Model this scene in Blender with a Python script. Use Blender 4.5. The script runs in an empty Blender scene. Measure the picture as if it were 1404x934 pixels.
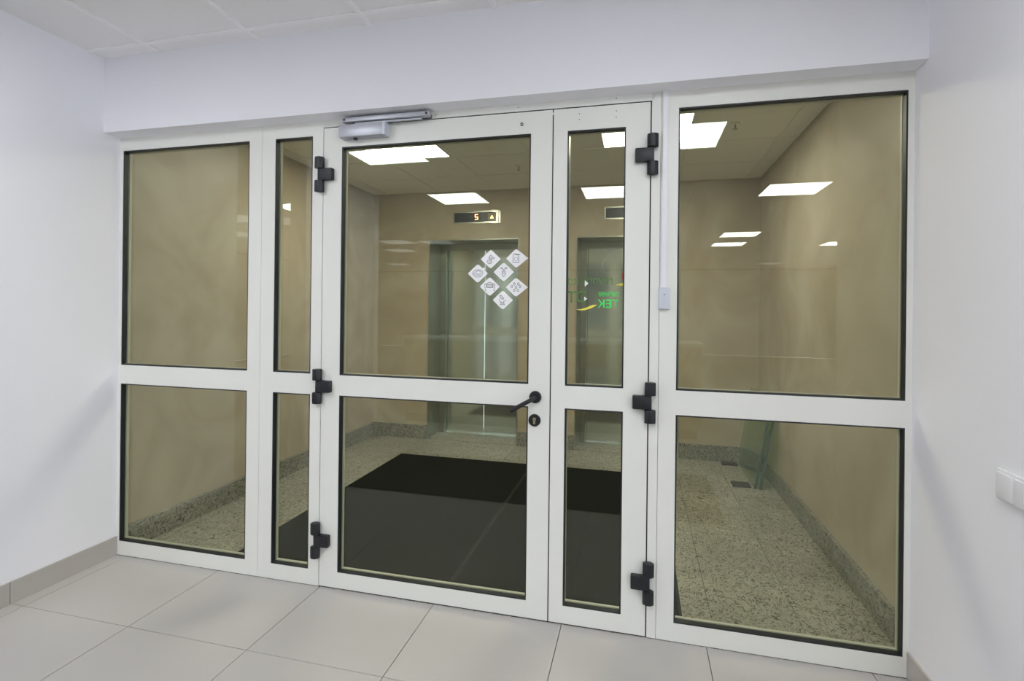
import bpy, bmesh, math, random
from mathutils import Vector, Matrix

random.seed(4)
SC = bpy.context.scene
COL = SC.collection

# ------------------------------------------------------------------ camera
YAW, PITCH, ROLL, FPX = -0.2405, 0.001, 0.0113, 709.08
cs, sn = math.cos(YAW), math.sin(YAW)
Fw = Vector((sn, cs, 0)); Rt = Vector((cs, -sn, 0)); Up = Vector((0, 0, 1))
F2 = Fw * math.cos(PITCH) + Up * math.sin(PITCH)
U2 = Up * math.cos(PITCH) - Fw * math.sin(PITCH)
R3 = Rt * math.cos(ROLL) + U2 * math.sin(ROLL)
U3 = U2 * math.cos(ROLL) - Rt * math.sin(ROLL)
cam_data = bpy.data.cameras.new('camera')
cam = bpy.data.objects.new('camera', cam_data)
COL.objects.link(cam)
B = -F2
cam.matrix_world = Matrix(((R3.x, U3.x, B.x, 2.677), (R3.y, U3.y, B.y, -2.260), (R3.z, U3.z, B.z, 1.381), (0, 0, 0, 1)))
cam_data.sensor_fit = 'HORIZONTAL'
cam_data.sensor_width = 36.0
cam_data.lens = FPX / 1404.0 * 36.0
cam_data.shift_y = -43.51 / 1404.0
cam_data.clip_start = 0.02
SC.camera = cam

# ------------------------------------------------------------------ world and exposure
world = bpy.data.worlds.new('world')
SC.world = world
world.use_nodes = True
world.node_tree.nodes['Background'].inputs[0].default_value = (0.75, 0.8, 0.9, 1)
world.node_tree.nodes['Background'].inputs[1].default_value = 7.0
SC.view_settings.view_transform = 'Standard'
SC.view_settings.look = 'None'
SC.view_settings.gamma = 1.0
SC.view_settings.use_curve_mapping = False
SC.view_settings.exposure = 0.13
SC.cycles.max_bounces = 14
SC.cycles.diffuse_bounces = 7
SC.cycles.glossy_bounces = 8
SC.cycles.transparent_max_bounces = 24
SC.cycles.sample_clamp_indirect = 6.0

OUR_LIGHT = 17.5       # radiance of the reception room's ceiling panels
LOBBY_LIGHT = 21.0    # radiance of the lift lobby's ceiling panels

# ------------------------------------------------------------------ materials
def new_mat(name):
    m = bpy.data.materials.new(name)
    m.use_nodes = True
    nt = m.node_tree
    return m, nt, nt.nodes['Principled BSDF']

def mat(name, col, rough=0.5, metal=0.0, spec=0.5, var=0.0, scale=8.0, bump=0.0, bscale=60.0):
    m, nt, p = new_mat(name)
    p.inputs['Base Color'].default_value = (*col, 1)
    p.inputs['Roughness'].default_value = rough
    p.inputs['Metallic'].default_value = metal
    p.inputs['Specular IOR Level'].default_value = spec
    tc = nt.nodes.new('ShaderNodeTexCoord')
    if var > 0:
        n = nt.nodes.new('ShaderNodeTexNoise'); n.inputs['Scale'].default_value = scale
        n.inputs['Detail'].default_value = 4
        nt.links.new(tc.outputs['Object'], n.inputs['Vector'])
        r = nt.nodes.new('ShaderNodeMapRange')
        r.inputs[1].default_value = 7.0; r.inputs[2].default_value = 0.7
        r.inputs[3].default_value = 1 - var; r.inputs[4].default_value = 1 + var
        nt.links.new(n.outputs['Fac'], r.inputs[0])
        x = nt.nodes.new('ShaderNodeVectorMath'); x.operation = 'SCALE'
        x.inputs[0].default_value = col
        nt.links.new(r.outputs[0], x.inputs['Scale'])
        nt.links.new(x.outputs[0], p.inputs['Base Color'])
    if bump > 0:
        n = nt.nodes.new('ShaderNodeTexNoise'); n.inputs['Scale'].default_value = bscale
        nt.links.new(tc.outputs['Object'], n.inputs['Vector'])
        b = nt.nodes.new('ShaderNodeBump'); b.inputs['Strength'].default_value = bump
        b.inputs['Distance'].default_value = 0.002
        nt.links.new(n.outputs['Fac'], b.inputs['Height'])
        nt.links.new(b.outputs[0], p.inputs['Normal'])
    return m

def emit(name, col, strength):
    m, nt, p = new_mat(name)
    p.inputs['Base Color'].default_value = (0.8, 0.8, 0.8, 1)
    p.inputs['Emission Color'].default_value = (*col, 1)
    p.inputs['Emission Strength'].default_value = strength
    return m

def glass(name, tint, ior=1.52):
    m = bpy.data.materials.new(name); m.use_nodes = True
    nt = m.node_tree; nt.nodes.clear()
    out = nt.nodes.new('ShaderNodeOutputMaterial')
    tr = nt.nodes.new('ShaderNodeBsdfTransparent'); tr.inputs[0].default_value = (*tint, 1)
    gl = nt.nodes.new('ShaderNodeBsdfGlossy'); gl.inputs['Roughness'].default_value = 0.0
    gl.inputs['Color'].default_value = (0.91, 0.97, 0.90, 1)
    fr = nt.nodes.new('ShaderNodeFresnel')
    ge = nt.nodes.new('ShaderNodeNewGeometry')
    mr = nt.nodes.new('ShaderNodeMapRange')
    mr.inputs[3].default_value = ior; mr.inputs[4].default_value = 1 / ior
    nt.links.new(ge.outputs['Backfacing'], mr.inputs[0])
    nt.links.new(mr.outputs[0], fr.inputs['IOR'])
    mx = nt.nodes.new('ShaderNodeMixShader')
    nt.links.new(fr.outputs[0], mx.inputs[0])
    nt.links.new(tr.outputs[0], mx.inputs[1]); nt.links.new(gl.outputs[0], mx.inputs[2])
    nt.links.new(mx.outputs[0], out.inputs[0])
    return m

def granite(name, a, b, fleck):
    m, nt, p = new_mat(name)
    p.inputs['Roughness'].default_value = 0.32
    tc = nt.nodes.new('ShaderNodeTexCoord')
    # warped, stretched flecks
    wn = nt.nodes.new('ShaderNodeTexNoise'); wn.inputs['Scale'].default_value = 9
    nt.links.new(tc.outputs['Object'], wn.inputs['Vector'])
    sc_ = nt.nodes.new('ShaderNodeVectorMath'); sc_.operation = 'SCALE'; sc_.inputs['Scale'].default_value = 0.22
    nt.links.new(wn.outputs['Color'], sc_.inputs[0])
    ad = nt.nodes.new('ShaderNodeVectorMath'); ad.operation = 'ADD'
    nt.links.new(tc.outputs['Object'], ad.inputs[0]); nt.links.new(sc_.outputs[0], ad.inputs[1])
    mp = nt.nodes.new('ShaderNodeMapping'); mp.inputs['Scale'].default_value = (110, 40, 70)
    mp.inputs['Rotation'].default_value = (0, 0, 0.5)
    nt.links.new(ad.outputs[0], mp.inputs[0])
    n1 = nt.nodes.new('ShaderNodeTexNoise'); n1.inputs['Scale'].default_value = 1.0; n1.inputs['Detail'].default_value = 3
    nt.links.new(mp.outputs[0], n1.inputs['Vector'])
    r1 = nt.nodes.new('ShaderNodeValToRGB')
    e = r1.color_ramp.elements
    e[0].position = 0.38; e[0].color = (*fleck, 1)
    e[1].position = 0.45; e[1].color = (*a, 1)
    k = e.new(0.60); k.color = (*b, 1)
    nt.links.new(n1.outputs['Fac'], r1.inputs[0])
    n2 = nt.nodes.new('ShaderNodeTexNoise'); n2.inputs['Scale'].default_value = 3
    nt.links.new(tc.outputs['Object'], n2.inputs['Vector'])
    mr = nt.nodes.new('ShaderNodeMapRange'); mr.inputs[1].default_value = .3; mr.inputs[2].default_value = .7
    mr.inputs[3].default_value = .86; mr.inputs[4].default_value = 1.1
    nt.links.new(n2.outputs['Fac'], mr.inputs[0])
    x = nt.nodes.new('ShaderNodeVectorMath'); x.operation = 'SCALE'
    nt.links.new(r1.outputs[0], x.inputs[0]); nt.links.new(mr.outputs[0], x.inputs['Scale'])
    nt.links.new(x.outputs[0], p.inputs['Base Color'])
    return m

def plaster(name, a, b, c):
    """mottled decorative plaster with trowelled clouds"""
    m, nt, p = new_mat(name)
    p.inputs['Roughness'].default_value = 0.42
    tc = nt.nodes.new('ShaderNodeTexCoord')
    n1 = nt.nodes.new('ShaderNodeTexNoise'); n1.inputs['Scale'].default_value = 1.5
    n1.inputs['Detail'].default_value = 5; n1.inputs['Distortion'].default_value = 1.2
    nt.links.new(tc.outputs['Object'], n1.inputs['Vector'])
    r = nt.nodes.new('ShaderNodeValToRGB'); e = r.color_ramp.elements
    e[0].position = .32; e[0].color = (*a, 1); e[1].position = .68; e[1].color = (*c, 1)
    k = e.new(.5); k.color = (*b, 1)
    nt.links.new(n1.outputs['Fac'], r.inputs[0])
    nt.links.new(r.outputs[0], p.inputs['Base Color'])
    n2 = nt.nodes.new('ShaderNodeTexNoise'); n2.inputs['Scale'].default_value = 7
    nt.links.new(tc.outputs['Object'], n2.inputs['Vector'])
    bp = nt.nodes.new('ShaderNodeBump'); bp.inputs['Strength'].default_value = .12; bp.inputs['Distance'].default_value = .004
    nt.links.new(n2.outputs['Fac'], bp.inputs['Height']); nt.links.new(bp.outputs[0], p.inputs['Normal'])
    return m

M = dict(
    paint=mat('white_wall_paint', (0.862, 0.857, 0.905), 0.6, var=.015, scale=2, bump=.15, bscale=120),
    ceil=mat('ceiling_tile_white', (0.90, 0.89, 0.90), 0.9, var=.02, scale=5, bump=.3, bscale=200),
    tbar=mat('ceiling_grid_white', (0.93, 0.925, 0.93), 0.5, var=.02, scale=4),
    plenum=mat('ceiling_void_dark', (0.25, 0.25, 0.25), 0.9, var=.05),
    tile=mat('grey_porcelain_tile', (0.475, 0.455, 0.43), 0.42, var=.02, scale=6, bump=.08, bscale=40),
    skirt=mat('grey_porcelain_skirting', (0.44, 0.41, 0.385), 0.45, var=.02, scale=6),
    grout=mat('dark_grout', (0.12, 0.115, 0.11), 0.9, var=.05),
    frame=mat('cream_powder_coated_aluminium', (0.80, 0.80, 0.755), 0.38, var=.01, scale=3),
    gasket=mat('black_rubber_gasket', (0.012, 0.014, 0.016), 0.45, var=.05),
    gap=mat('dark_gap_strip', (0.01, 0.01, 0.01), 0.7, var=.05),
    spacer=mat('pale_glazing_bead', (0.66, 0.66, 0.60), 0.4, var=.02),
    black=mat('black_ironmongery', (0.011, 0.012, 0.016), 0.45, var=.08, scale=30),
    silver=mat('silver_painted_metal', (0.44, 0.45, 0.50), 0.35, 0.35, var=.02),
    screw=mat('dark_screw', (0.03, 0.03, 0.03), 0.4, 0.5, var=.05),
    plastic=mat('white_plastic', (0.82, 0.82, 0.85), 0.35, var=.01),
    greyplastic=mat('grey_plastic', (0.60, 0.63, 0.70), 0.35, var=.01),
    brass=mat('brass_lock_cylinder', (0.45, 0.40, 0.24), 0.35, 0.7, var=.05),
    steel=mat('brushed_lift_steel', (0.64, 0.71, 0.67), 0.10, 0.85, var=.04, scale=3),
    darksteel=mat('dark_lift_portal_steel', (0.42, 0.44, 0.40), 0.28, 0.85, var=.05, scale=3),
    mat_=mat('black_mat_pile', (0.009, 0.010, 0.009), 0.95, spec=.15, var=.25, scale=60, bump=.8, bscale=500),
    matedge=mat('black_mat_rubber', (0.01, 0.01, 0.01), 0.8, var=.1),
    rug=mat('charcoal_rug_pile', (0.025, 0.025, 0.026), 0.95, spec=.15, var=.2, scale=60),
    wood=mat('counter_wood', (0.40, 0.32, 0.22), 0.4, var=.12, scale=5),
    top=mat('counter_top_pale', (0.8, 0.8, 0.78), 0.3, var=.02),
    block=mat('dark_packing_wood', (0.03, 0.028, 0.022), 0.7, var=.15, scale=30),
    gedge=mat('blue_green_glass_edge', (0.06, 0.11, 0.13), 0.2, var=.05),
    sticker=mat('white_vinyl_sticker', (0.93, 0.93, 0.94), 0.4, var=.01),
    ink=mat('dark_printed_ink', (0.025, 0.028, 0.035), 0.5, var=.05),
    inkpale=mat('grey_printed_ink', (0.42, 0.43, 0.48), 0.5, var=.05),
    green=mat('bright_green_vinyl', (0.03, 0.95, 0.16), 0.5, var=.05),
    green2=mat('soft_green_reflection', (0.22, 0.52, 0.18), 0.5, var=.05),
    yellow=mat('yellow_vinyl', (0.85, 0.78, 0.10), 0.5, var=.05),
    red=mat('red_vinyl', (0.6, 0.03, 0.03), 0.5, var=.05),
    arcw=mat('pale_grey_reflection', (0.35, 0.36, 0.33), 0.5, var=.05),
    dispglass=mat('dark_display_glass', (0.025, 0.034, 0.042), 0.3, var=.05),
    plate=mat('polished_display_plate', (0.85, 0.84, 0.78), 0.25, 0.3, var=.02),
    granite=granite('speckled_granite', (0.31, 0.30, 0.255), (0.44, 0.43, 0.37), (0.07, 0.075, 0.06)),
    granite2=granite('speckled_granite_skirting', (0.21, 0.21, 0.175), (0.33, 0.33, 0.28), (0.05, 0.05, 0.04)),
    plaster=plaster('olive_tan_plaster', (0.43, 0.37, 0.27), (0.50, 0.44, 0.34), (0.56, 0.52, 0.42)),
    lobbyceil=mat('lobby_ceiling_tile', (0.80, 0.785, 0.70), 0.9, var=.02, scale=5),
    lobbybar=mat('lobby_ceiling_grid', (0.76, 0.75, 0.67), 0.6, var=.02),
    glass=glass('green_grey_window_glass', (0.87, 0.88, 0.825), 1.51),
    sheet=glass('loose_glass_sheet', (0.86, 0.93, 0.84), 1.5),
    clear=glass('added_window_glass', (0.95, 0.97, 0.95), 1.5),
    lamp=emit('cool_white_diffuser', (0.93, 0.96, 1.0), OUR_LIGHT),
    lamp2=emit('warm_white_diffuser', (1.0, 0.94, 0.80), LOBBY_LIGHT),
    dimlamp=emit('dimmed_white_diffuser', (0.93, 0.95, 1.0), 1.6),
    lampframe=mat('white_lamp_frame', (0.8, 0.8, 0.8), 0.4, var=.01),
    digit=emit('orange_led_digit', (1.0, 0.42, 0.16), 4.0),
    arrow=emit('yellow_led_arrow', (1.0, 0.8, 0.2), 4.0),
)

# ------------------------------------------------------------------ helpers
def bx(bm, x0, x1, y0, y1, z0, z1):
    v = [bm.verts.new((x, y, z)) for z in (z0, z1) for y in (y0, y1) for x in (x0, x1)]
    for f in ((0, 2, 3, 1), (4, 5, 7, 6), (0, 1, 5, 4), (2, 6, 7, 3), (0, 4, 6, 2), (1, 3, 7, 5)):
        bm.faces.new([v[i] for i in f])

def cyl(bm, c, r, h, axis='y', n=24, r2=None):
    """solid cylinder from c along +axis by h"""
    r2 = r if r2 is None else r2
    rings = []
    for t, rr in ((0, r), (h, r2)):
        ring = []
        for i in range(n):
            a = 2 * math.pi * (i + .5) / n
            u, w = rr * math.cos(a), rr * math.sin(a)
            p = {'y': (u, t, w), 'z': (u, w, t), 'x': (t, u, w)}[axis]
            ring.append(bm.verts.new((c[0] + p[0], c[1] + p[1], c[2] + p[2])))
        rings.append(ring)
    for i in range(n):
        j = (i + 1) % n
        bm.faces.new((rings[0][i], rings[0][j], rings[1][j], rings[1][i]))
    bm.faces.new(rings[0]); bm.faces.new(rings[1][::-1])

def prism(bm, pts, y0, y1):
    """polygon in x/z extruded along y"""
    a = [bm.verts.new((p[0], y0, p[1])) for p in pts]
    b = [bm.verts.new((p[0], y1, p[1])) for p in pts]
    n = len(pts)
    for i in range(n):
        bm.faces.new((a[i], a[(i + 1) % n], b[(i + 1) % n], b[i]))
    bm.faces.new(a); bm.faces.new(b[::-1])

def tube(bm, pts, r, n=16):
    rings = []
    pts = [Vector(p) for p in pts]
    for k, p in enumerate(pts):
        d = (pts[min(k + 1, len(pts) - 1)] - pts[max(k - 1, 0)]).normalized()
        a = d.cross(Vector((0, 0, 1)))
        if a.length < 1e-3: a = d.cross(Vector((1, 0, 0)))
        a.normalize(); b = d.cross(a)
        rings.append([bm.verts.new(p + a * r * math.cos(2 * math.pi * i / n) + b * r * math.sin(2 * math.pi * i / n)) for i in range(n)])
    for k in range(len(rings) - 1):
        for i in range(n):
            j = (i + 1) % n
            bm.faces.new((rings[k][i], rings[k][j], rings[k + 1][j], rings[k + 1][i]))
    bm.faces.new(rings[0]); bm.faces.new(rings[-1][::-1])

def ribbon(bm, pts, w, y0, y1, closed=False):
    """flat printed line in the x/z plane"""
    n = len(pts); segs = n if closed else n - 1
    for i in range(segs):
        a = Vector(pts[i]); b = Vector(pts[(i + 1) % n])
        d = (b - a)
        if d.length < 1e-6: continue
        d.normalize(); q = Vector((-d.y, d.x)) * w / 2; e = d * w * .25
        prism(bm, [a - e - q, b + e - q, b + e + q, a - e + q], y0, y1)

def build(name, bm, m, parent=None, bevel=0.0, smooth=False, origin=None, seg=2):
    """link a bmesh as ONE object; vertices are world coordinates, made local to the parent or origin"""
    bmesh.ops.recalc_face_normals(bm, faces=bm.faces)
    if bevel > 0:
        bmesh.ops.bevel(bm, geom=[e for e in bm.edges], offset=bevel, segments=seg, affect='EDGES', profile=.6, clamp_overlap=True)
    off = Vector((0, 0, 0))
    if parent is not None:
        pp = parent; 
        while pp is not None:
            off += pp.location; pp = pp.parent
    if origin is not None:
        o_ = Vector(origin)
        bmesh.ops.translate(bm, verts=bm.verts, vec=-o_)
        loc = o_ - off
    else:
        bmesh.ops.translate(bm, verts=bm.verts, vec=-off)
        loc = Vector((0, 0, 0))
    me = bpy.data.meshes.new(name)
    bm.to_mesh(me); bm.free()
    me.materials.append(m)
    if smooth:
        for p in me.polygons: p.use_smooth = True
        try: me.set_sharp_from_angle(angle=math.radians(35))
        except Exception: pass
    o = bpy.data.objects.new(name, me)
    COL.objects.link(o)
    o.location = loc
    if parent is not None: o.parent = parent
    return o

def NB(): return bmesh.new()

def boxobj(name, dims, m, parent=None, bevel=0.0, origin=None):
    bm = NB(); bx(bm, *dims)
    return build(name, bm, m, parent, bevel, origin=origin)

def tag(o, label=None, cat=None, group=None, kind=None):
    if label: o['label'] = label
    if cat: o['category'] = cat
    if group: o['group'] = group
    if kind: o['kind'] = kind
    return o

def empty(name, loc, label=None, cat=None, group=None, kind=None):
    o = bpy.data.objects.new(name, None); COL.objects.link(o)
    o.location = loc; o.empty_display_size = .1
    return tag(o, label, cat, group, kind)

def copy_tree(o, parent=None):
    c = o.copy(); COL.objects.link(c); c.parent = parent
    for ch in list(o.children): copy_tree(ch, c)
    return c

def linked(name, src, loc, parent):
    o = bpy.data.objects.new(name, src.data); COL.objects.link(o)
    o.location = loc; o.parent = parent
    return o

# ------------------------------------------------------------------ measured layout (metres)
XL, XR = -0.117, 3.683          # side walls of the reception room
ZC, ZS, YS = 2.690, 2.302, -0.095   # ceiling, soffit underside, soffit face
LX0, LX1, LY1, LZ = -0.13, 3.745, 2.85, 2.60   # lobby walls and ceiling
D = 0.048                         # depth of the aluminium profiles

# ------------------------------------------------------------------ reception room: floor
fl = boxobj('floor', (-7.2, 9.2, -15.2, 0.0, -0.08, -0.006), M['grout'])
tag(fl, 'pale grey porcelain tiled floor in front of the glazed partition', 'floor', kind='structure')
TX0 = 0.5617 - 0.6 * 2
proto = None
G = 0.0016
for r in range(3):
    y1 = -0.492 - 0.6 * (r - 1) - G if r else 0.0
    y0 = -0.492 - 0.6 * r + G
    for c in range(8):
        x0 = TX0 + .6 * c + G; x1 = TX0 + .6 * (c + 1) - G
        x0 = max(x0, XL if r == 0 or y1 > -.8 else -9); x1 = min(x1, XR if y1 > -.7 else 99)
        if x1 <= x0 + .01: continue
        boxobj('floor_tile', (x0, x1, y0, y1, -0.006, 0.0), M['tile'], fl, .0008)
bm = NB()
for r in range(3, 26):
    for c in range(-11, 15):
        x0 = TX0 + .6 * c + G; y1 = -0.492 - 0.6 * (r - 1) - G
        if x0 + .6 > 9.1 or x0 < -7.1 or y1 < -14.6: continue
        bx(bm, x0, x0 + .6 - 2 * G, y1 - .6 + 2 * G, y1, -0.006, 0)
for r in range(3):
    y1 = -0.492 - 0.6 * (r - 1) - G if r else 0.0
    y0 = -0.492 - 0.6 * r + G
    for c in list(range(-11, 0)) + list(range(8, 15)):
        x0 = TX0 + .6 * c + G; x1 = x0 + .6 - 2 * G
        if x0 > 9.0 or x0 < -7.1: continue
        bx(bm, x0, x1, y0, y1, -.006, 0)
tag(build('floor_tiles', bm, M['tile'], fl), kind='stuff')

# ceiling
ce = boxobj('ceiling', (-7.2, 9.2, -15.2, YS, ZC + 0.012, ZC + .1), M['plenum'])
tag(ce, 'white suspended tile ceiling above the glazed partition', 'ceiling', kind='structure')
CX0 = 0.2535 - 0.6 * 3
rows = [YS] + [-.182 - .6 * k for k in range(3)]
BW = 0.012
for r in range(3):
    y1 = rows[r] - (BW * .4 if r else 0.0); y0 = rows[r + 1] + BW * .4
    for c in range(11):
        x0 = CX0 + .6 * c + BW * .4; x1 = CX0 + .6 * (c + 1) - BW * .4
        if rows[r] > -.75: x0 = max(x0, XL); x1 = min(x1, XR)
        if x1 <= x0 + .01: continue
        boxobj('ceiling_tile', (x0, x1, y0, y1, ZC + 0.009, ZC + .012), M['ceil'], ce)
for c in range(11):
    x = CX0 + .6 * c
    if XL < x < XR:
        boxobj('grid_bar', (x - BW, x + BW, -1.38, YS, ZC, ZC + .008), M['tbar'], ce, .001)
for r in range(1, 4):
    boxobj('grid_bar', (XL, XR, rows[r] - BW, rows[r] + BW, ZC + .0005, ZC + .008), M['tbar'], ce, .001)
bm = NB()
for c in range(-9, 16):
    for r in range(2, 24):
        x0 = CX0 + .6 * c + .005; y1 = -.182 - .6 * r - .005
        if x0 < -7.1 or x0 + .6 > 9.1 or y1 < -14.6: continue
        bx(bm, x0, x0 + .59, y1 - .59, y1, ZC + .004, ZC + .012)
tag(build('ceiling_tiles', bm, M['ceil'], ce), kind='stuff')

# walls of the reception room
def wall(name, dims, m, label):
    return tag(boxobj(name, dims, m), label, 'wall', kind='structure')
wall('wall_left', (XL - .16, XL, -.80, 0.03, 0, ZC + .012), M['paint'], 'plain white wall left of the glazed partition')
wall('wall_right', (XR, XR + .20, -.72, 0.03, 0, ZC + .012), M['paint'], 'plain white wall right of the glazed partition with the light switch')
wall('wall_front', (XL, XR, YS, 0.10, ZS, ZC + .2), M['paint'], 'white beam face above the glazed partition')
wall('wall_left_rear', (XL - .16, XL, -2.87, -1.59, 0, ZC + .012), M['paint'], 'white wall stub further back on the left, behind the camera')
wall('wall_back', (-7.2, 9.2, -15.4, -15.2, 0, ZC + .012), M['paint'], 'white end wall far behind the camera')
wall('wall_outer_left', (-7.4, -7.2, -15.4, .10, 0, ZC + .012), M['paint'], 'white outer left wall behind the camera')
wall('wall_outer_right', (9.2, 9.4, -15.4, .10, 0, .85), M['paint'], 'low white wall below the added windows far right behind the camera')
wall('wall_outer_right', (9.2, 9.4, -15.4, .10, 2.5, ZC + .012), M['paint'], 'white wall strip above the added windows far right behind the camera')
for y0, y1 in ((-15.4, -12.2), (-9.6, -9.2), (-6.6, -6.2), (-3.6, .10)):
    wall('wall_outer_right', (9.2, 9.4, y0, y1, .85, 2.5), M['paint'], 'white pier beside an added window far right behind the camera')
for k, (y0, y1) in enumerate(((-12.2, -9.6), (-9.2, -6.6), (-6.2, -3.6))):  # unseen windows, added so outside light lifts the walls and beam
    e = empty('window_%d' % (4 + k), (9.3, (y0 + y1) / 2, .85), ('farthest', 'middle', 'nearest')[k] + ' white framed window added for fill light, far right behind the camera', 'window', kind='structure')
    bm = NB()
    for a, b_ in ((y0, y0 + .06), ((y0 + y1) / 2 - .03, (y0 + y1) / 2 + .03), (y1 - .06, y1)): bx(bm, 9.27, 9.33, a, b_, .85, 2.5)
    bx(bm, 9.27, 9.33, y0, y1, .85, .91); bx(bm, 9.27, 9.33, y0, y1, 2.44, 2.5)
    build('window_frame', bm, M['plastic'], e)
    boxobj('glass_pane', (9.295, 9.305, y0 + .06, y1 - .06, .91, 2.44), M['clear'], e)
wall('wall_front_left', (-7.2, XL - .16, 0.0, .10, 0, ZC + .012), M['paint'], 'white wall left of the corridor opening')
wall('wall_front_right', (XR + .20, 9.2, 0.0, .10, 0, ZC + .012), M['paint'], 'white wall right of the wall stub')

# baseboards of the reception room: separate pieces
bb = empty('baseboard_left', (XL, -.4, 0), 'grey porcelain skirting along the left wall', 'baseboard', kind='structure')
boxobj('skirting_tile', (XL, XL + .009, -.499, -0.0005, 0, .103), M['skirt'], bb, .001)
boxobj('skirting_tile', (XL, XL + .009, -.798, -.502, 0, .103), M['skirt'], bb, .001)
bb = empty('baseboard_right', (XR, -.4, 0), 'grey porcelain skirting along the right wall', 'baseboard', kind='structure')
boxobj('skirting_tile', (XR - .009, XR, -.589, -0.0005, 0, .103), M['skirt'], bb, .001)
boxobj('skirting_tile', (XR - .009, XR, -.719, -.592, 0, .103), M['skirt'], bb, .001)

# ------------------------------------------------------------------ lift lobby shell
lf = boxobj('floor', (LX0 - .1, LX1 + .1, 0.0, 3.5, -0.08, -0.008), M['grout'])
tag(lf, 'speckled granite tiled floor of the lift lobby beyond the glass', 'floor', kind='structure')
xs = [LX0] + [x for x in [3.01 + .38 * k for k in range(-9, 3)] if LX0 + .05 < x < LX1 - .05] + [LX1]
ys = [0.0, .42, 1.17, 1.92, 2.67, 2.85]
for i in range(len(xs) - 1):
    for j in range(len(ys) - 1):
        boxobj('granite_tile', (xs[i] + .0012, xs[i + 1] - .0012, ys[j] + .0012, ys[j + 1] - .0012, -.008, 0), M['granite'], lf, .0006)
lc = boxobj('ceiling', (LX0 - .1, LX1 + .1, .10, 3.0, LZ + .012, LZ + .1), M['plenum'])
tag(lc, 'dim suspended tile ceiling of the lift lobby', 'ceiling', kind='structure')
xs = [LX0] + [x for x in [1.22 + .6 * k for k in range(-3, 6)] if LX0 + .03 < x < LX1 - .03] + [LX1]
ys = [.10, .49, 1.09, 1.69, 2.28, 2.85]
for i in range(len(xs) - 1):
    for j in range(len(ys) - 1):
        boxobj('ceiling_tile', (xs[i] + .005, xs[i + 1] - .005, ys[j] + .005, ys[j + 1] - .005, LZ + .005, LZ + .012), M['lobbyceil'], lc)
for x in xs[1:-1]: boxobj('grid_bar', (x - .012, x + .012, .10, LY1, LZ + .001, LZ + .009), M['lobbybar'], lc)
for y in ys[1:-1]: boxobj('grid_bar', (LX0, LX1, y - .012, y + .012, LZ + .0015, LZ + .009), M['lobbybar'], lc)
wall('wall_far_left', (LX0 - .2, LX0, .03, LY1, 0, LZ + .012), M['plaster'], 'mottled olive tan plaster wall on the left of the lift lobby')
wall('wall_far_right', (LX1, LX1 + .2, .03, LY1, 0, LZ + .012), M['plaster'], 'mottled olive tan plaster wall on the right of the lift lobby')
L1, L2, LTOP = (0.508, 1.492), (2.070, 3.054), 2.107     # the two lift openings
for (a, b_), lab in (((LX0, L1[0]), 'olive tan plaster wall left of the left lift'), ((L1[1], L2[0]), 'narrow olive tan plaster pier between the two lifts'), ((L2[1], LX1), 'olive tan plaster wall right of the right lift')):
    wall('wall_far', (a, b_, LY1, 3.30, 0, LTOP), M['plaster'], lab)
wall('wall_far', (LX0, LX1, LY1, 3.30, LTOP, LZ + .012), M['plaster'], 'olive tan plaster band above both lifts')

def skirt(name, pieces, label):
    e = empty(name, (pieces[0][0], pieces[0][2], 0), label, 'baseboard', kind='structure')
    for p in pieces: boxobj('granite_skirting', p, M['granite2'], e, .002)
HB = .135
yy = [.05, .75, 1.45, 2.15, LY1 - .02]
skirt('baseboard_far_left', [(LX0, LX0 + .035, yy[i] + .001, yy[i + 1] - .001, 0, HB) for i in range(4)], 'speckled granite skirting below the left lobby wall')
skirt('baseboard_far_right', [(LX1 - .025, LX1, yy[i] + .001, yy[i + 1] - .001, 0, HB) for i in range(4)], 'speckled granite skirting below the right lobby wall')
skirt('baseboard_far', [(LX0, L1[0], LY1 - .02, LY1, 0, HB + .008), (L1[1], L2[0], LY1 - .02, LY1, 0, HB + .008), (L2[1], LX1, LY1 - .02, LY1, 0, HB + .008)], 'speckled granite skirting beside the lift doors')

# ------------------------------------------------------------------ glazed partition
WT, WM1, WM0, WB = 2.2313, 1.0501, .9475, .0793
DT, DM1, DM0, DB = 2.167, 1.0482, .949, .0826

def bay(root, x0, x1, gx0, gx1, zt, gt, m1, m0, gb, zb=0.003):
    """frame, gaskets and two panes of one glazed bay"""
    bm = NB()
    bx(bm, x0, gx0, 0, D, zb, zt); bx(bm, gx1, x1, 0, D, zb, zt)
    for a, b_ in ((zb, gb), (m0, m1), (gt, zt)): bx(bm, gx0, gx1, 0, D, a, b_)
    build('frame', bm, M['frame'], root)
    for a, b_ in ((gb, m0), (m1, gt)):
        g = .006
        bm = NB()
        bx(bm, gx0, gx0 + g, .0015, .0265, a, b_); bx(bm, gx1 - g, gx1, .0015, .0265, a, b_)
        bx(bm, gx0 + g, gx1 - g, .0015, .0265, a, a + g); bx(bm, gx0 + g, gx1 - g, .0015, .0265, b_ - g, b_)
        build('gasket', bm, M['gasket'], root)
        s = .007
        bm = NB()
        bx(bm, gx0, gx0 + s, .0335, .0475, a, b_); bx(bm, gx1 - s, gx1, .0335, .0475, a, b_)
        bx(bm, gx0 + s, gx1 - s, .0335, .0475, a, a + s); bx(bm, gx0 + s, gx1 - s, .0335, .0475, b_ - s, b_)
        build('glazing_bead', bm, M['spacer'], root)
        boxobj('glass_pane', (gx0, gx1, 0.0270, .0330, a, b_), M['glass'], root)

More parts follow.
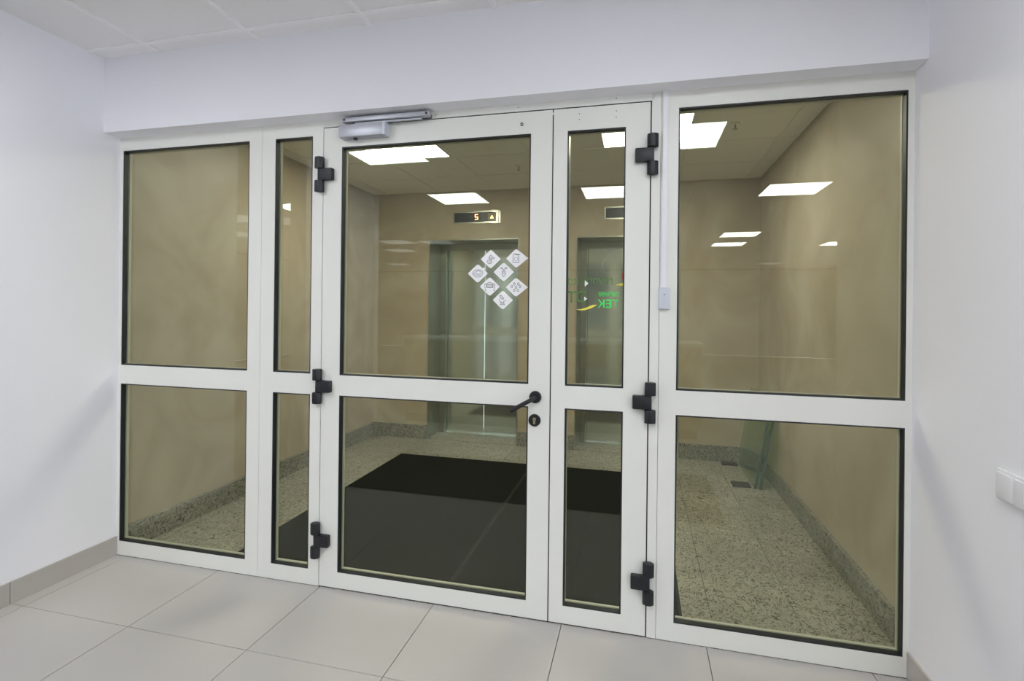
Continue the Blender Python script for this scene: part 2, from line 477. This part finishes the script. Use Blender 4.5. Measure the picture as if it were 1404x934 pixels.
J = .0008
w1 = empty('window_1', (.34, 0, 0), 'wide cream framed fixed window beside the left wall', 'window', kind='structure')
bay(w1, XL, .800 - J, -.0963, .7236, ZS, WT, WM1, WM0, WB)
w2 = empty('window_2', (.97, 0, 0), 'narrow cream framed sidelight left of the door', 'window', kind='structure')
bay(w2, .800 + J, 1.1520, .8781, 1.0936, ZS, WT, WM1, WM0, WB)
w3 = empty('window_3', (3.2, 0, 0), 'large cream framed fixed window beside the right wall', 'window', kind='structure')
bay(w3, 2.760 + J, XR, 2.8309, 3.6621, ZS, WT, WM1, WM0, WB)
d1 = empty('door_1', (1.73, 0, 0), 'wide glazed cream door leaf with black lever handle and diamond stickers', 'door', kind='structure')
bay(d1, 1.1560, 2.2980, 1.2557, 2.2015, 2.2650, DT, DM1, DM0, DB, .006)
d2 = empty('door_2', (2.51, 0, 0), 'narrow glazed cream door leaf right of the main leaf', 'door', kind='structure')
bay(d2, 2.3035, 2.7165, 2.3654, 2.6156, 2.2650, DT, DM1, DM0, DB, .006)
t1 = tag(boxobj('trim_1', (1.1520 + J, 2.7220 - J, 0, D, 2.2705, ZS), M['frame']), 'cream header profile above both door leaves', 'trim', kind='structure')
t2 = tag(boxobj('trim_2', (2.7220, 2.760 - J, 0, D, 0.003, ZS), M['frame']), 'narrow cream post between the doors and the right window', 'trim', kind='structure')
# dark strips standing in for the shade in the gaps around the leaves
bm = NB()
bx(bm, 1.1500, 1.1570, .006, .012, .003, 2.272); bx(bm, 2.2980, 2.3040, .006, .012, .003, 2.272)
bx(bm, 2.7165, 2.7225, .006, .012, .003, 2.272); bx(bm, 1.15, 2.7225, .006, .012, 2.265, 2.271)
tag(build('trim_3', bm, M['gap']), 'dark strips painted as shade in the gaps around the door leaves', 'trim', kind='structure')
bm = NB()
bx(bm, XL, XR, .004, .046, 0.0, .0029)  # near-black strip filling the gap at the floor
tag(build('trim_4', bm, M['gap']), 'dark strip in the gap under the partition', 'trim', kind='structure')

# small screws, lock marks on the leaves
def dots(root, pts, r=.0022):
    for x, z in pts:
        bm = NB(); cyl(bm, (x, -.001, z), r, .002, 'y', 10)
        build('screw_hole', bm, M['screw'], root)
dots(d2, [(2.416, 2.238), (2.416, 2.213), (2.574, 2.238), (2.574, 2.211)])
dots(t1, [(1.745, 2.285), (2.141, 2.290), (2.574, 2.291)])
bm = NB(); cyl(bm, (2.159, -.002, 2.211), .0075, .003, 'y', 20)
pk = build('latch_plug', bm, M['screw'], d1)
boxobj('slot', (2.153, 2.165, -.0028, -.0018, 2.2095, 2.2125), M['frame'], pk)
bm = NB(); bx(bm, 2.2985, 2.3035, -.001, .004, 2.243, 2.252)
build('latch_bolt', bm, M['frame'], d1)

# hinges: frame knuckles above and below, leaf knuckle with a flap in the middle
def hinge(root, xc, z, side):
    e = empty('hinge', (0, 0, 0)); e.parent = root
    e.location = Vector((xc, 0, z)) - root.location
    def knuckle(z0, z1):
        bm = NB()
        r = .0245; n = 8
        pts = []
        for i in range(n):
            a = 2 * math.pi * (i + .5) / n
            pts.append((xc + r * math.cos(a), -.020 + r * .86 * math.sin(a)))
        lo = [bm.verts.new((p[0], min(p[1], 0), z0)) for p in pts]
        hi = [bm.verts.new((p[0], min(p[1], 0), z1)) for p in pts]
        for i in range(n):
            j = (i + 1) % n
            bm.faces.new((lo[i], lo[j], hi[j], hi[i]))
        bm.faces.new(lo[::-1]); bm.faces.new(hi)
        return bm
    build('knuckle', knuckle(z + .030, z + .085), M['black'], e, .003, True)
    build('knuckle', knuckle(z - .085, z - .030), M['black'], e, .003, True)
    bm = NB()
    a, b_ = sorted((xc - side * .006, xc + side * .072))
    bx(bm, a, b_, -.030, 0, z - .029, z + .029)
    build('flap', bm, M['black'], e, .006, True)
for z in (2.033, .992, .236):
    hinge(d1, 1.146, z, 1)
    hinge(d2, 2.727, z + .004, -1)

# lever handle and key rose
h = empty('door_handle', (0, 0, 0)); h.parent = d1
h.location = Vector((2.2345, 0, .992)) - d1.location
bm = NB(); cyl(bm, (2.2345, -.010, .992), .0265, .010, 'y', 40, .0275)
build('rose', bm, M['black'], h, 0, True)
bm = NB()
tube(bm, [(2.2345, -.008, .992), (2.2345, -.035, .992), (2.2335, -.046, .9915), (2.229, -.054, .989), (2.220, -.058, .984), (2.190, -.060, .967), (2.137, -.060, .936)], .0095, 20)
build('lever', bm, M['black'], h, 0, True)
kr = empty('key_rose', (0, 0, 0)); kr.parent = d1
kr.location = Vector((2.232, 0, .889)) - d1.location
bm = NB(); cyl(bm, (2.232, -.008, .889), .0265, .008, 'y', 40, .0275)
build('rose', bm, M['black'], kr, 0, True)
bm = NB()
pts = []
for i in range(13):
    a = math.radians(-50 + 280 * i / 12)
    pts.append((2.232 + .0075 * math.cos(a), .895 + .0075 * math.sin(a)))
pts += [(2.228, .873), (2.236, .873)]
prism(bm, pts, -.0105, -.008)
build('lock_cylinder', bm, M['brass'], kr)
boxobj('key_slot', (2.2312, 2.2328, -.0112, -.0100, .889, .901), M['screw'], kr)

# ------------------------------------------------------------------ door closer
dc = empty('door_closer', (1.38, 0, 2.224), 'silver door closer with slide arm at the top of the main door leaf', 'door closer')
bm = NB(); bx(bm, 1.268, 1.512, -.052, 0, 2.196, 2.256)
build('body', bm, M['silver'], dc, .004, True)
boxobj('end_cap', (1.498, 1.5125, -.0535, 0, 2.195, 2.257), M['greyplastic'], dc, .002)
bm = NB(); cyl(bm, (1.345, -.026, 2.187), .010, .010, 'z', 20)
build('valve', bm, M['black'], dc)
bm = NB(); bx(bm, 1.285, 1.730, -.050, -.018, 2.268, 2.290)
rail = build('slide_rail', bm, M['silver'], dc, .004, True)
bm = NB(); bx(bm, 1.290, 1.725, -.018, 0, 2.271, 2.287)
build('rail_bracket', bm, M['black'], dc)
for x in (1.297, 1.719):
    bm = NB(); cyl(bm, (x, -.0515, 2.279), .0055, .003, 'y', 16)
    build('rail_screw', bm, M['screw'], rail)
bm = NB(); bx(bm, 1.345, 1.690, -.036, -.024, 2.2585, 2.2665)
build('arm', bm, M['silver'], dc, .002)
bm = NB(); cyl(bm, (1.355, -.030, 2.255), .009, .012, 'z', 16)
build('spindle', bm, M['silver'], dc)

# trunking, sensor box, switch
tr_ = empty('cable_trunking', (2.776, 0, 1.478), 'slim white vertical cable trunking right of the narrow door leaf', 'trunking')
boxobj('channel', (2.768, 2.7895, -.010, 0, 1.478, ZS - .001), M['plastic'], tr_, .001)
boxobj('cover', (2.7665, 2.7865, -.0125, -.010, 1.478, ZS - .001), M['plastic'], tr_, .001)
sb = empty('exit_button', (2.779, 0, 1.39), 'small pale grey box with a tiny dot below the white trunking', 'button')
bm = NB(); bx(bm, 2.7575, 2.8005, -.020, 0, 1.390, 1.4765)
build('housing', bm, M['greyplastic'], sb, .002, True)
bm = NB(); cyl(bm, (2.780, -.0215, 1.450), .0022, .002, 'y', 12)
build('indicator_dot', bm, M['screw'], sb)

ls = empty('light_switch', (XR, -.57, .90), 'white double rocker switch on the right wall', 'switch')
bm = NB(); bx(bm, XR - .009, XR, -.650, -.492, .858, .945)
build('frame', bm, M['plastic'], ls, .004, True)
for a, b_ in ((-.566, -.500), (-.642, -.576)):
    bm = NB(); bx(bm, XR - .015, XR - .009, a, b_, .866, .937)
    build('rocker', bm, M['plastic'], ls, .0025, True)
    
# ------------------------------------------------------------------ stickers on the main leaf
YG = .0270      # front face of the glass
def arc(cx, cz, rx, rz, a0, a1, n=14):
    return [(cx + rx * math.cos(math.radians(a0 + (a1 - a0) * i / n)), cz + rz * math.sin(math.radians(a0 + (a1 - a0) * i / n))) for i in range(n + 1)]
def diamond(cx, cz, hw=.048, hh=.045, right=0.0):
    pts = []
    for ang, px, pz in ((90, 0, hh), (180, -hw, 0), (270, 0, -hh), (0, hw + right, 0)):
        r = .011 if ang in (90, 270) else .004
        if ang == 0 and right: r = .0005
        d = Vector((px, pz)).normalized()
        c = Vector((px, pz)) - d * r * 1.38
        for i in range(7):
            a = math.radians(ang - 42 + 84 * i / 6)
            pts.append((cx + c.x + r * math.cos(a), cz + c.y + r * math.sin(a)))
    return pts
I0, I1 = YG - .0009, YG - .0005
def icon(kind, x, z, bm):
    w = .0019
    R = lambda pts, closed=False, ww=w: ribbon(bm, pts, ww, I0, I1, closed)
    if kind == 'beet':
        R(arc(x - .005, z - .011, .011, .010, 0, 350)); R(arc(x - .004, z - .012, .005, .0045, -40, 250))
        R(arc(x + .001, z + .009, .005, .010, 60, 400)); R(arc(x + .011, z + .005, .007, .004, 0, 340)); R(arc(x - .006, z + .004, .003, .006, 30, 200))
    elif kind == 'bag':
        R([(x - .014, z + .018), (x - .016, z - .018), (x + .012, z - .018), (x + .010, z + .014)]); 
        R([(x - .014, z + .019), (x - .003, z + .021), (x + .007, z + .017), (x + .018, z + .016)]); R([(x - .008, z + .022), (x + .004, z + .015), (x + .014, z + .019)])
    elif kind == 'carrot':
        R(arc(x - .011, z + .018, .004, .003, 0, 360)); R(arc(x + .011, z + .018, .004, .003, 0, 360))
        R([(x - .007, z + .016), (x, z + .010), (x + .007, z + .016)])
        R([(x - .007, z + .006), (x + .007, z + .006), (x + .007, z - .013), (x, z - .021), (x - .007, z - .013)], True)
        R([(x - .005, z + .001), (x + .005, z)]); R([(x - .005, z - .006), (x + .005, z - .007)])
    elif kind == 'stall':
        R([(x - .025, z + .010), (x, z + .019), (x + .025, z + .010)], False, .0022)
        R([(x - .024, z + .010), (x - .022, z - .018), (x - .017, z - .018)], False); R([(x + .024, z + .010), (x + .022, z - .018), (x + .017, z - .018)])
        R([(x - .016, z + .008), (x + .016, z + .008), (x + .015, z - .004), (x - .015, z - .004)], True, .0026); R([(x - .015, z + .003), (x + .015, z + .003)])
    elif kind == 'drops':
        for dx, dz in ((-.008, .015), (.011, .015), (-.019, .003), (0, 0), (.019, .003), (-.008, -.014), (.009, -.014)):
            R(arc(x + dx, z + dz, .004, .006, 0, 360, 10))
    elif kind == 'mortar':
        R([(x - .014, z + .020), (x - .009, z + .022), (x + .004, z + .007), (x - .001, z + .003), (x - .014, z + .016)], True, .0024)
        R(arc(x - .001, z + .004, .014, .016, 170, 300)); R([(x + .002, z - .006), (x + .015, z - .003)], False)
        R([(x - .008, z - .014), (x + .005, z - .014), (x + .008, z - .021), (x - .011, z - .021)], True, .0022)
stk = [('beet', 2.009, 1.612, 0, 'white diamond sticker with a dark root vegetable drawing, top left of the diamonds'),
       ('bag', 2.1305, 1.614, .008, 'white diamond sticker with a dark bag outline, top right of the diamonds'),
       ('oval', 1.947, 1.546, 0, 'white diamond sticker with a faint grey oval drawing, leftmost of the diamonds'),
       ('carrot', 2.072, 1.552, 0, 'white diamond sticker with a carrot outline, middle of the second row'),
       ('stall', 2.006, 1.485, 0, 'white diamond sticker with a dark roofed stall drawing, lower left of the diamonds'),
       ('drops', 2.1305, 1.482, .008, 'white diamond sticker with seven small drops, rightmost in the lower row'),
       ('mortar', 2.069, 1.423, 0, 'white diamond sticker with a dark mortar drawing, lowest of the diamonds')]
for kind, x, z, rt, lab in stk:
    x = 2.677 + (x - 2.677) * .9943; z = 1.381 + (z - 1.381) * .9943
    bm = NB(); prism(bm, diamond(x, z, right=rt), YG - .0006, YG - .0001)
    s = build('diamond_sticker', bm, M['sticker'], origin=(x, YG, z))
    tag(s, lab, 'sticker', 'diamond stickers on the main door glass')
    bm = NB()
    if kind == 'oval':
        ribbon(bm, arc(x + .001, z + .003, .024, .014, 0, 360, 24), .003, I0, I1); ribbon(bm, arc(x + .003, z + .004, .013, .008, 0, 360, 18), .003, I0, I1)
        ribbon(bm, [(x - .026, z - .004), (x - .014, z + .002)], .003, I0, I1)
        ribbon(bm, arc(x, z - .008, .022, .009, 200, 340), .002, I0, I1)
        build('printed_drawing', bm, M['inkpale'], s)
    else:
        icon(kind, x, z, bm); build('printed_drawing', bm, M['ink'], s)
        if kind == 'bag':
            bm = NB(); ribbon(bm, arc(x - .001, z - .003, .008, .009, 0, 360), .002, I0, I1); build('printed_ring', bm, M['inkpale'], s)
bm = NB(); cyl(bm, (1.979, YG - .003, 1.566), .006, .0028, 'y', 20)
tag(build('bumper_dot', bm, M['sticker'], origin=(1.979, YG, 1.566)), 'small white round dot beside the leftmost diamond sticker', 'dot')

# ------------------------------------------------------------------ mirrored lettering and painted reflections on the narrow leaf (stuck on the far side)
YB = .0332
def lettering(name, text, xright, xleft, z, height, m, label, yy=None):
    yy = YB if yy is None else yy
    cu = bpy.data.curves.new(name, 'FONT'); cu.body = text; cu.size = 1.0; cu.extrude = 0.0; cu.offset = 0.003 if height < .025 else 0.010; cu.resolution_u = 3
    tmp = bpy.data.objects.new('tmp', cu)
    me = bpy.data.meshes.new_from_object(tmp)
    bpy.data.objects.remove(tmp)
    xs_ = [v.co.x for v in me.vertices]; ys_ = [v.co.y for v in me.vertices]
    a, b_ = min(xs_), max(xs_); c, d_ = min(ys_), max(ys_)
    for v in me.vertices:
        u = (v.co.x - a) / (b_ - a); w = (v.co.y - c) / (d_ - c)
        v.co = (xright - u * (xright - xleft) - xright, 0, w * height)
    bm = bmesh.new(); bm.from_mesh(me); bpy.data.meshes.remove(me)
    r = bmesh.ops.extrude_face_region(bm, geom=bm.faces[:])
    bmesh.ops.translate(bm, verts=[v for v in r['geom'] if isinstance(v, bmesh.types.BMVert)], vec=(0, .0004, 0))
    bmesh.ops.translate(bm, verts=bm.verts, vec=(xright, yy, z))
    o = build(name, bm, m, origin=(xright, yy, z))
    return tag(o, label, 'lettering')
lettering('lettering', 'ОМПАНИИ', 2.592, 2.506, 1.441, .021, M['green'], 'small bright green mirrored word above the short one', YG - .0006)
lettering('lettering', 'ТЕК', 2.593, 2.502, 1.392, .036, M['green'], 'bright green mirrored three letter word, lowest on the narrow leaf', YG - .0006)
lettering('lettering', 'ГРУППА КО', 2.566, 2.368, 1.492, .030, M['green2'], 'painted reflection of dull green words in the top line on the narrow leaf')  # faint reflected wording, put on the glass as flat colour
lettering('lettering', 'ОТ', 2.452, 2.368, 1.412, .054, M['green2'], 'painted reflection of large dull green letters beside the left edge of the narrow leaf')  # reflected letters too, drawn as a flat shape
def decal(name, polys, m, label, cat, y=YG - .0006):
    bm = NB()
    for p in polys: prism(bm, p, y, y + .0005)
    o = build(name, bm, m, origin=(polys[0][0][0], y, polys[0][0][1]))
    return tag(o, label, cat)
decal('swoosh', [[(2.404, 1.384), (2.425, 1.380), (2.450, 1.382), (2.475, 1.390), (2.500, 1.405), (2.480, 1.4045), (2.462, 1.397), (2.445, 1.389), (2.425, 1.3845)]], M['yellow'], 'yellow curved stroke left of the green letters', 'decal')
decal('swoosh', [[(2.578, 1.490), (2.600, 1.4885), (2.609, 1.489), (2.609, 1.500), (2.596, 1.498)]], M['yellow'], 'short yellow pointed stroke at the right edge of the narrow pane', 'decal')
decal('red_strip', [[(2.6055, 1.515), (2.6094, 1.515), (2.6094, 1.545), (2.6055, 1.545)]], M['red'], 'thin red sliver at the right edge of the narrow pane', 'decal')
decal('arrow_reflection', [[(2.445, 1.484), (2.461, 1.499), (2.445, 1.512)]], M['sticker'], 'upper of two white triangles painted as reflections on the narrow pane', 'decal')  # reflected lift arrows, drawn as white shapes on the pane
decal('arrow_reflection', [[(2.443, 1.421), (2.457, 1.431), (2.443, 1.440)]], M['sticker'], 'lower of two white triangles painted as reflections on the narrow pane', 'decal')
bm = NB(); ribbon(bm, arc(2.612, 1.56, .092, .092, 92, 175, 16), .003, YG - .0006, YG - .0002)  # arc reflected in the lift door, drawn as a ribbon on the glass
tag(build('arc_reflection', bm, M['arcw'], origin=(2.56, YG, 1.6)), 'painted reflection of a thin pale arc above the green lettering', 'decal')

# ------------------------------------------------------------------ lifts
def lift(x0, x1, label):
    e = empty('lift_entrance', ((x0 + x1) / 2, 3.0, 0), label, 'elevator')
    t = .012
    bm = NB()
    bx(bm, x0, x0 + t, LY1 - .001, 3.26, 0, LTOP); bx(bm, x1 - t, x1, LY1 - .001, 3.26, 0, LTOP)
    bx(bm, x0 + t, x1 - t, LY1 - .001, 3.26, LTOP - t, LTOP)
    build('portal', bm, M['darksteel'], e)
    ym = 3.17
    bm = NB()
    bx(bm, x0 + t, x0 + .075, ym, 3.26, .001, LTOP - t); bx(bm, x1 - .075, x1 - t, ym, 3.26, .001, LTOP - t)
    bx(bm, x0 + .075, x1 - .075, ym, 3.26, 2.03, LTOP - t)
    build('jamb', bm, M['darksteel'], e, .002)
    xm = (x0 + x1) / 2 + .03
    boxobj('door_panel', (x0 + .072, xm - .0015, 3.205, 3.23, .008, 2.035), M['steel'], e, .0015)
    boxobj('door_panel', (xm + .0015, x1 - .072, 3.205, 3.23, .008, 2.035), M['steel'], e, .0015)
    boxobj('sill', (x0 + t, x1 - t, LY1, 3.26, -.007, .004), M['granite'], e)
    boxobj('sill_track', (x0 + .02, x1 - .02, 3.13, 3.20, .004, .008), M['steel'], e)
    for xx in (x0 + .072, x1 - .085):
        boxobj('jamb_trim', (xx, xx + .013, ym - .006, ym, .008, 2.03), M['steel'], e, .001)
lift(*L1, 'brushed steel lift doors behind the main door leaf, the left lift')
lift(*L2, 'brushed steel lift doors behind the narrow door leaf, the right lift')

def indicator(x0, label):
    e = empty('floor_indicator', (x0 + .25, LY1, 2.27), label, 'display')
    y = LY1
    boxobj('back_plate', (x0 - .018, x0 + .50, y - .006, y, 2.264, 2.392), M['darksteel'], e, .002)
    boxobj('display_glass', (x0, x0 + .450, y - .010, y - .006, 2.280, 2.378), M['dispglass'], e, .001)
    bm = NB()
    px = x0 + .375
    prism(bm, [(px - .13, 2.392), (px + .105, 2.398), (px + .105, 2.262), (px + .012, 2.262), (px - .06, 2.284), (px + .078, 2.284), (px + .078, 2.372)], y - .014, y - .006)
    build('bright_plate', bm, M['plate'], e)
    boxobj('arrow_field', (px - .012, px + .072, y - .0125, y - .010, 2.290, 2.366), mat('beige_field', (.40, .36, .30), .4, var=.05), e, .001)
    bm = NB(); prism(bm, [(px + .014, 2.312), (px + .052, 2.312), (px + .033, 2.345)], y - .0135, y - .0125)
    build('arrow', bm, M['arrow'], e)
    # digit 5 from segments
    bm = NB()
    dx, dz = x0 + .225, 2.303
    for a in ((0, .034, .050, .057), (0, .008, .028, .056), (0, .034, .024, .031), (.026, .034, .002, .030), (0, .034, 0, .007)):
        bx(bm, dx + a[0], dx + a[1], y - .0115, y - .010, dz + a[2], dz + a[3])
    build('digit_five', bm, M['digit'], e)
indicator(.795, 'dark lift display with an orange 5 above the left lift')
indicator(.795 + 1.562, 'dark lift display above the right lift')

# ------------------------------------------------------------------ mats, sheets, blocks
def mat_thing(name, x0, x1, y0, y1, label, cat='mat', pile=None, grp=None):
    e = empty(name, ((x0 + x1) / 2, (y0 + y1) / 2, 0), label, cat, grp)
    boxobj('rubber_border', (x0, x1, y0, y1, 0.0005, .006), M['matedge'], e, .002)
    boxobj('pile', (x0 + .012, x1 - .012, y0 + .012, y1 - .012, .006, .010), pile or M['mat_'], e, .0015)
mat_thing('entrance_mat', .508, 1.772, .11, 2.248, 'large black entrance mat behind the main door leaf', grp='entrance mats in the lobby')
mat_thing('entrance_mat', 1.7735, 2.882, .11, 2.250, 'large black entrance mat behind the narrow door leaf', grp='entrance mats in the lobby')
mat_thing('floor_rug', .50, 3.24, -2.28, -1.25, 'charcoal runner on the reception floor, seen only as a reflection', 'rug', M['rug'])

def sheet(x, label):
    e = empty('glass_sheet', (x, 2.47, 0), label, 'glass sheet', 'loose glass sheets in the lobby')
    H, W_, t = .70, .73, .012
    o = boxobj('pane', (x, x + t, 2.108, 2.108 + W_, .004, H), M['sheet'], e)
    bm = NB()
    bx(bm, x - .001, x + t + .001, 2.104, 2.109, .004, H)
    k = build('edge', bm, M['gedge'], e)
    e.location = (x, 2.47, 0)
    e.rotation_euler = (0, math.radians(9.0), 0)
sheet(3.566, 'greenish glass sheet leaning towards the right lobby wall, outer one')
sheet(3.602, 'greenish glass sheet leaning towards the right lobby wall, inner one')
tag(boxobj('packing_block', (3.415, 3.548, 2.125, 2.235, 0, .014), M['block'], None, .002, origin=(3.48, 2.18, 0)), 'dark flat block at the near end of the leaning glass sheets', 'block')
tag(boxobj('packing_block', (3.420, 3.556, 2.715, 2.805, 0, .014), M['block'], None, .002, origin=(3.49, 2.76, 0)), 'dark flat block at the far end of the leaning glass sheets', 'block')

# ------------------------------------------------------------------ ceiling lamps
def lamp(x0, y0, z, m, w=.6, d=.6):
    e = empty('ceiling_light', (x0 + w / 2, y0 + d / 2, z))
    f = .012
    bm = NB()
    bx(bm, x0, x0 + f, y0, y0 + d, z - .004, z + .006); bx(bm, x0 + w - f, x0 + w, y0, y0 + d, z - .004, z + .006)
    bx(bm, x0 + f, x0 + w - f, y0, y0 + f, z - .004, z + .006); bx(bm, x0 + f, x0 + w - f, y0 + d - f, y0 + d, z - .004, z + .006)
    build('frame', bm, M['lampframe'], e)
    boxobj('diffuser', (x0 + f, x0 + w - f, y0 + f, y0 + d - f, z - .002, z + .004), m, e)
    return e
tag(lamp(.605, 1.07, LZ, M['lamp2'], .6, .57), 'warm white square lamp in the lobby ceiling behind the main leaf', 'ceiling lamp')
tag(lamp(2.405, 1.07, LZ, M['lamp2'], .6, .59), 'warm white square lamp in the lobby ceiling behind the narrow leaf', 'ceiling lamp')
def place(name_src, x, y, label):
    c = copy_tree(name_src)
    c.location = (x + .3, y + .3, ZC)
    return tag(c, label, 'ceiling lamp', 'square lamps in the reception ceiling')
base = lamp(.265, -1.98, ZC, M['lamp'])
for ch in base.children:
    if ch.name.startswith('diffuser'):
        DIMMESH = ch.data.copy(); DIMMESH.materials[0] = M['dimlamp']
tag(base, 'bright square lamp behind the camera, reflected top left in the main leaf', 'ceiling lamp', 'square lamps in the reception ceiling')
for x, y, dim, lab in ((2.665, -2.06, 0, 'reflected top left in the right window'), (.29, -3.80, 0, 'reflected lower in the main leaf'),
                  (2.05, -3.80, 0, 'reflected in the narrow leaf'), (3.955, -4.02, 0, 'reflected high in the right window'),
                  (4.02, -7.38, 0, 'upper of the two reflected strips'), (4.05, -8.72, 0, 'lower of the two reflected strips'),
                  (6.05, -8.9, 0, 'reflected mid right window'), (5.75, -13.1, 1, 'far back on the right'),
                  (-1.95, -3.95, 0, 'reflected in the left sidelight'), (-2.9, -4.85, 1, 'second in the left sidelight'), (-3.45, -4.5, 1, 'in the left window'),
                  (-4.7, -5.9, 1, 'low in the left window'), (-2.3, -7.4, 1, 'far back on the left'), (-1.5, -7.55, 1, 'beside the far left one'),
                  (-2.9, -8.8, 1, 'third row back, left'), (7.0, -3.8, 0, 'unseen in the right wing'), (-4.6, -12.2, 1, 'at the far left end')):  # right wing lamp is unseen, kept for the room's light level
    c = place(base, x, y, ('dimmer' if dim else 'bright') + ' square lamp behind the camera, ' + lab)
    if dim:
        for ch in c.children:
            if ch.name.startswith('diffuser'):
                ch.data = DIMMESH
# ceiling vent and slot in the reception ceiling (seen as reflections), sprinklers in the lobby
ve = empty('ceiling_vent', (1.17, -3.5, ZC), 'white square louvred vent in the ceiling behind the camera', 'vent')
for k, s in enumerate((.24, .19, .14, .09)):
    bm = NB()
    z0, z1 = ZC - .012, ZC + .002; t = .012
    bx(bm, 1.17 - s, 1.17 + s, -3.5 - s, -3.5 - s + t, z0, z1); bx(bm, 1.17 - s, 1.17 + s, -3.5 + s - t, -3.5 + s, z0, z1)
    bx(bm, 1.17 - s, 1.17 - s + t, -3.5 - s + t, -3.5 + s - t, z0, z1); bx(bm, 1.17 + s - t, 1.17 + s, -3.5 - s + t, -3.5 + s - t, z0, z1)
    build('louvre', bm, M['plastic'], ve)
tag(boxobj('ceiling_rail', (1.476, 1.496, -3.02, -1.68, ZC - .02, ZC + .002), M['plastic'], None, .001, origin=(1.486, -2.35, ZC)), 'slim white rail on the ceiling behind the camera', 'rail')
def sprinkler(x, y, label):
    e = empty('sprinkler', (x, y, LZ), label, 'sprinkler')
    bm = NB(); cyl(bm, (x, y, LZ - .006), .028, .010, 'z', 20); build('escutcheon', bm, M['lobbybar'], e)
    bm = NB(); cyl(bm, (x, y, LZ - .035), .006, .03, 'z', 10); build('stem', bm, M['darksteel'], e)
    bm = NB(); cyl(bm, (x, y, LZ - .038), .016, .003, 'z', 16); build('deflector', bm, M['darksteel'], e)
sprinkler(1.67, 2.02, 'small ceiling sprinkler in the lobby, seen through the main leaf')
sprinkler(3.27, 1.33, 'small ceiling sprinkler in the lobby, seen through the right window')

# reception counter behind the camera (reflected in the glass)
ct = empty('reception_counter', (1.6, -3.7, 0), 'wooden reception counter with a pale top behind the camera', 'counter')
boxobj('plinth', (-.1, 3.3, -4.1, -3.56, 0, .10), M['block'], ct)
for k in range(5):
    boxobj('front_panel', (-.12 + .69 * k, -.12 + .69 * k + .684, -3.56, -3.54, .10, 1.0), M['wood'], ct, .002)
boxobj('body', (-.12, 3.33, -4.1, -3.56, .10, 1.0), M['wood'], ct)
boxobj('counter_top', (-.15, 3.36, -4.14, -3.50, 1.0, 1.035), M['top'], ct, .003)
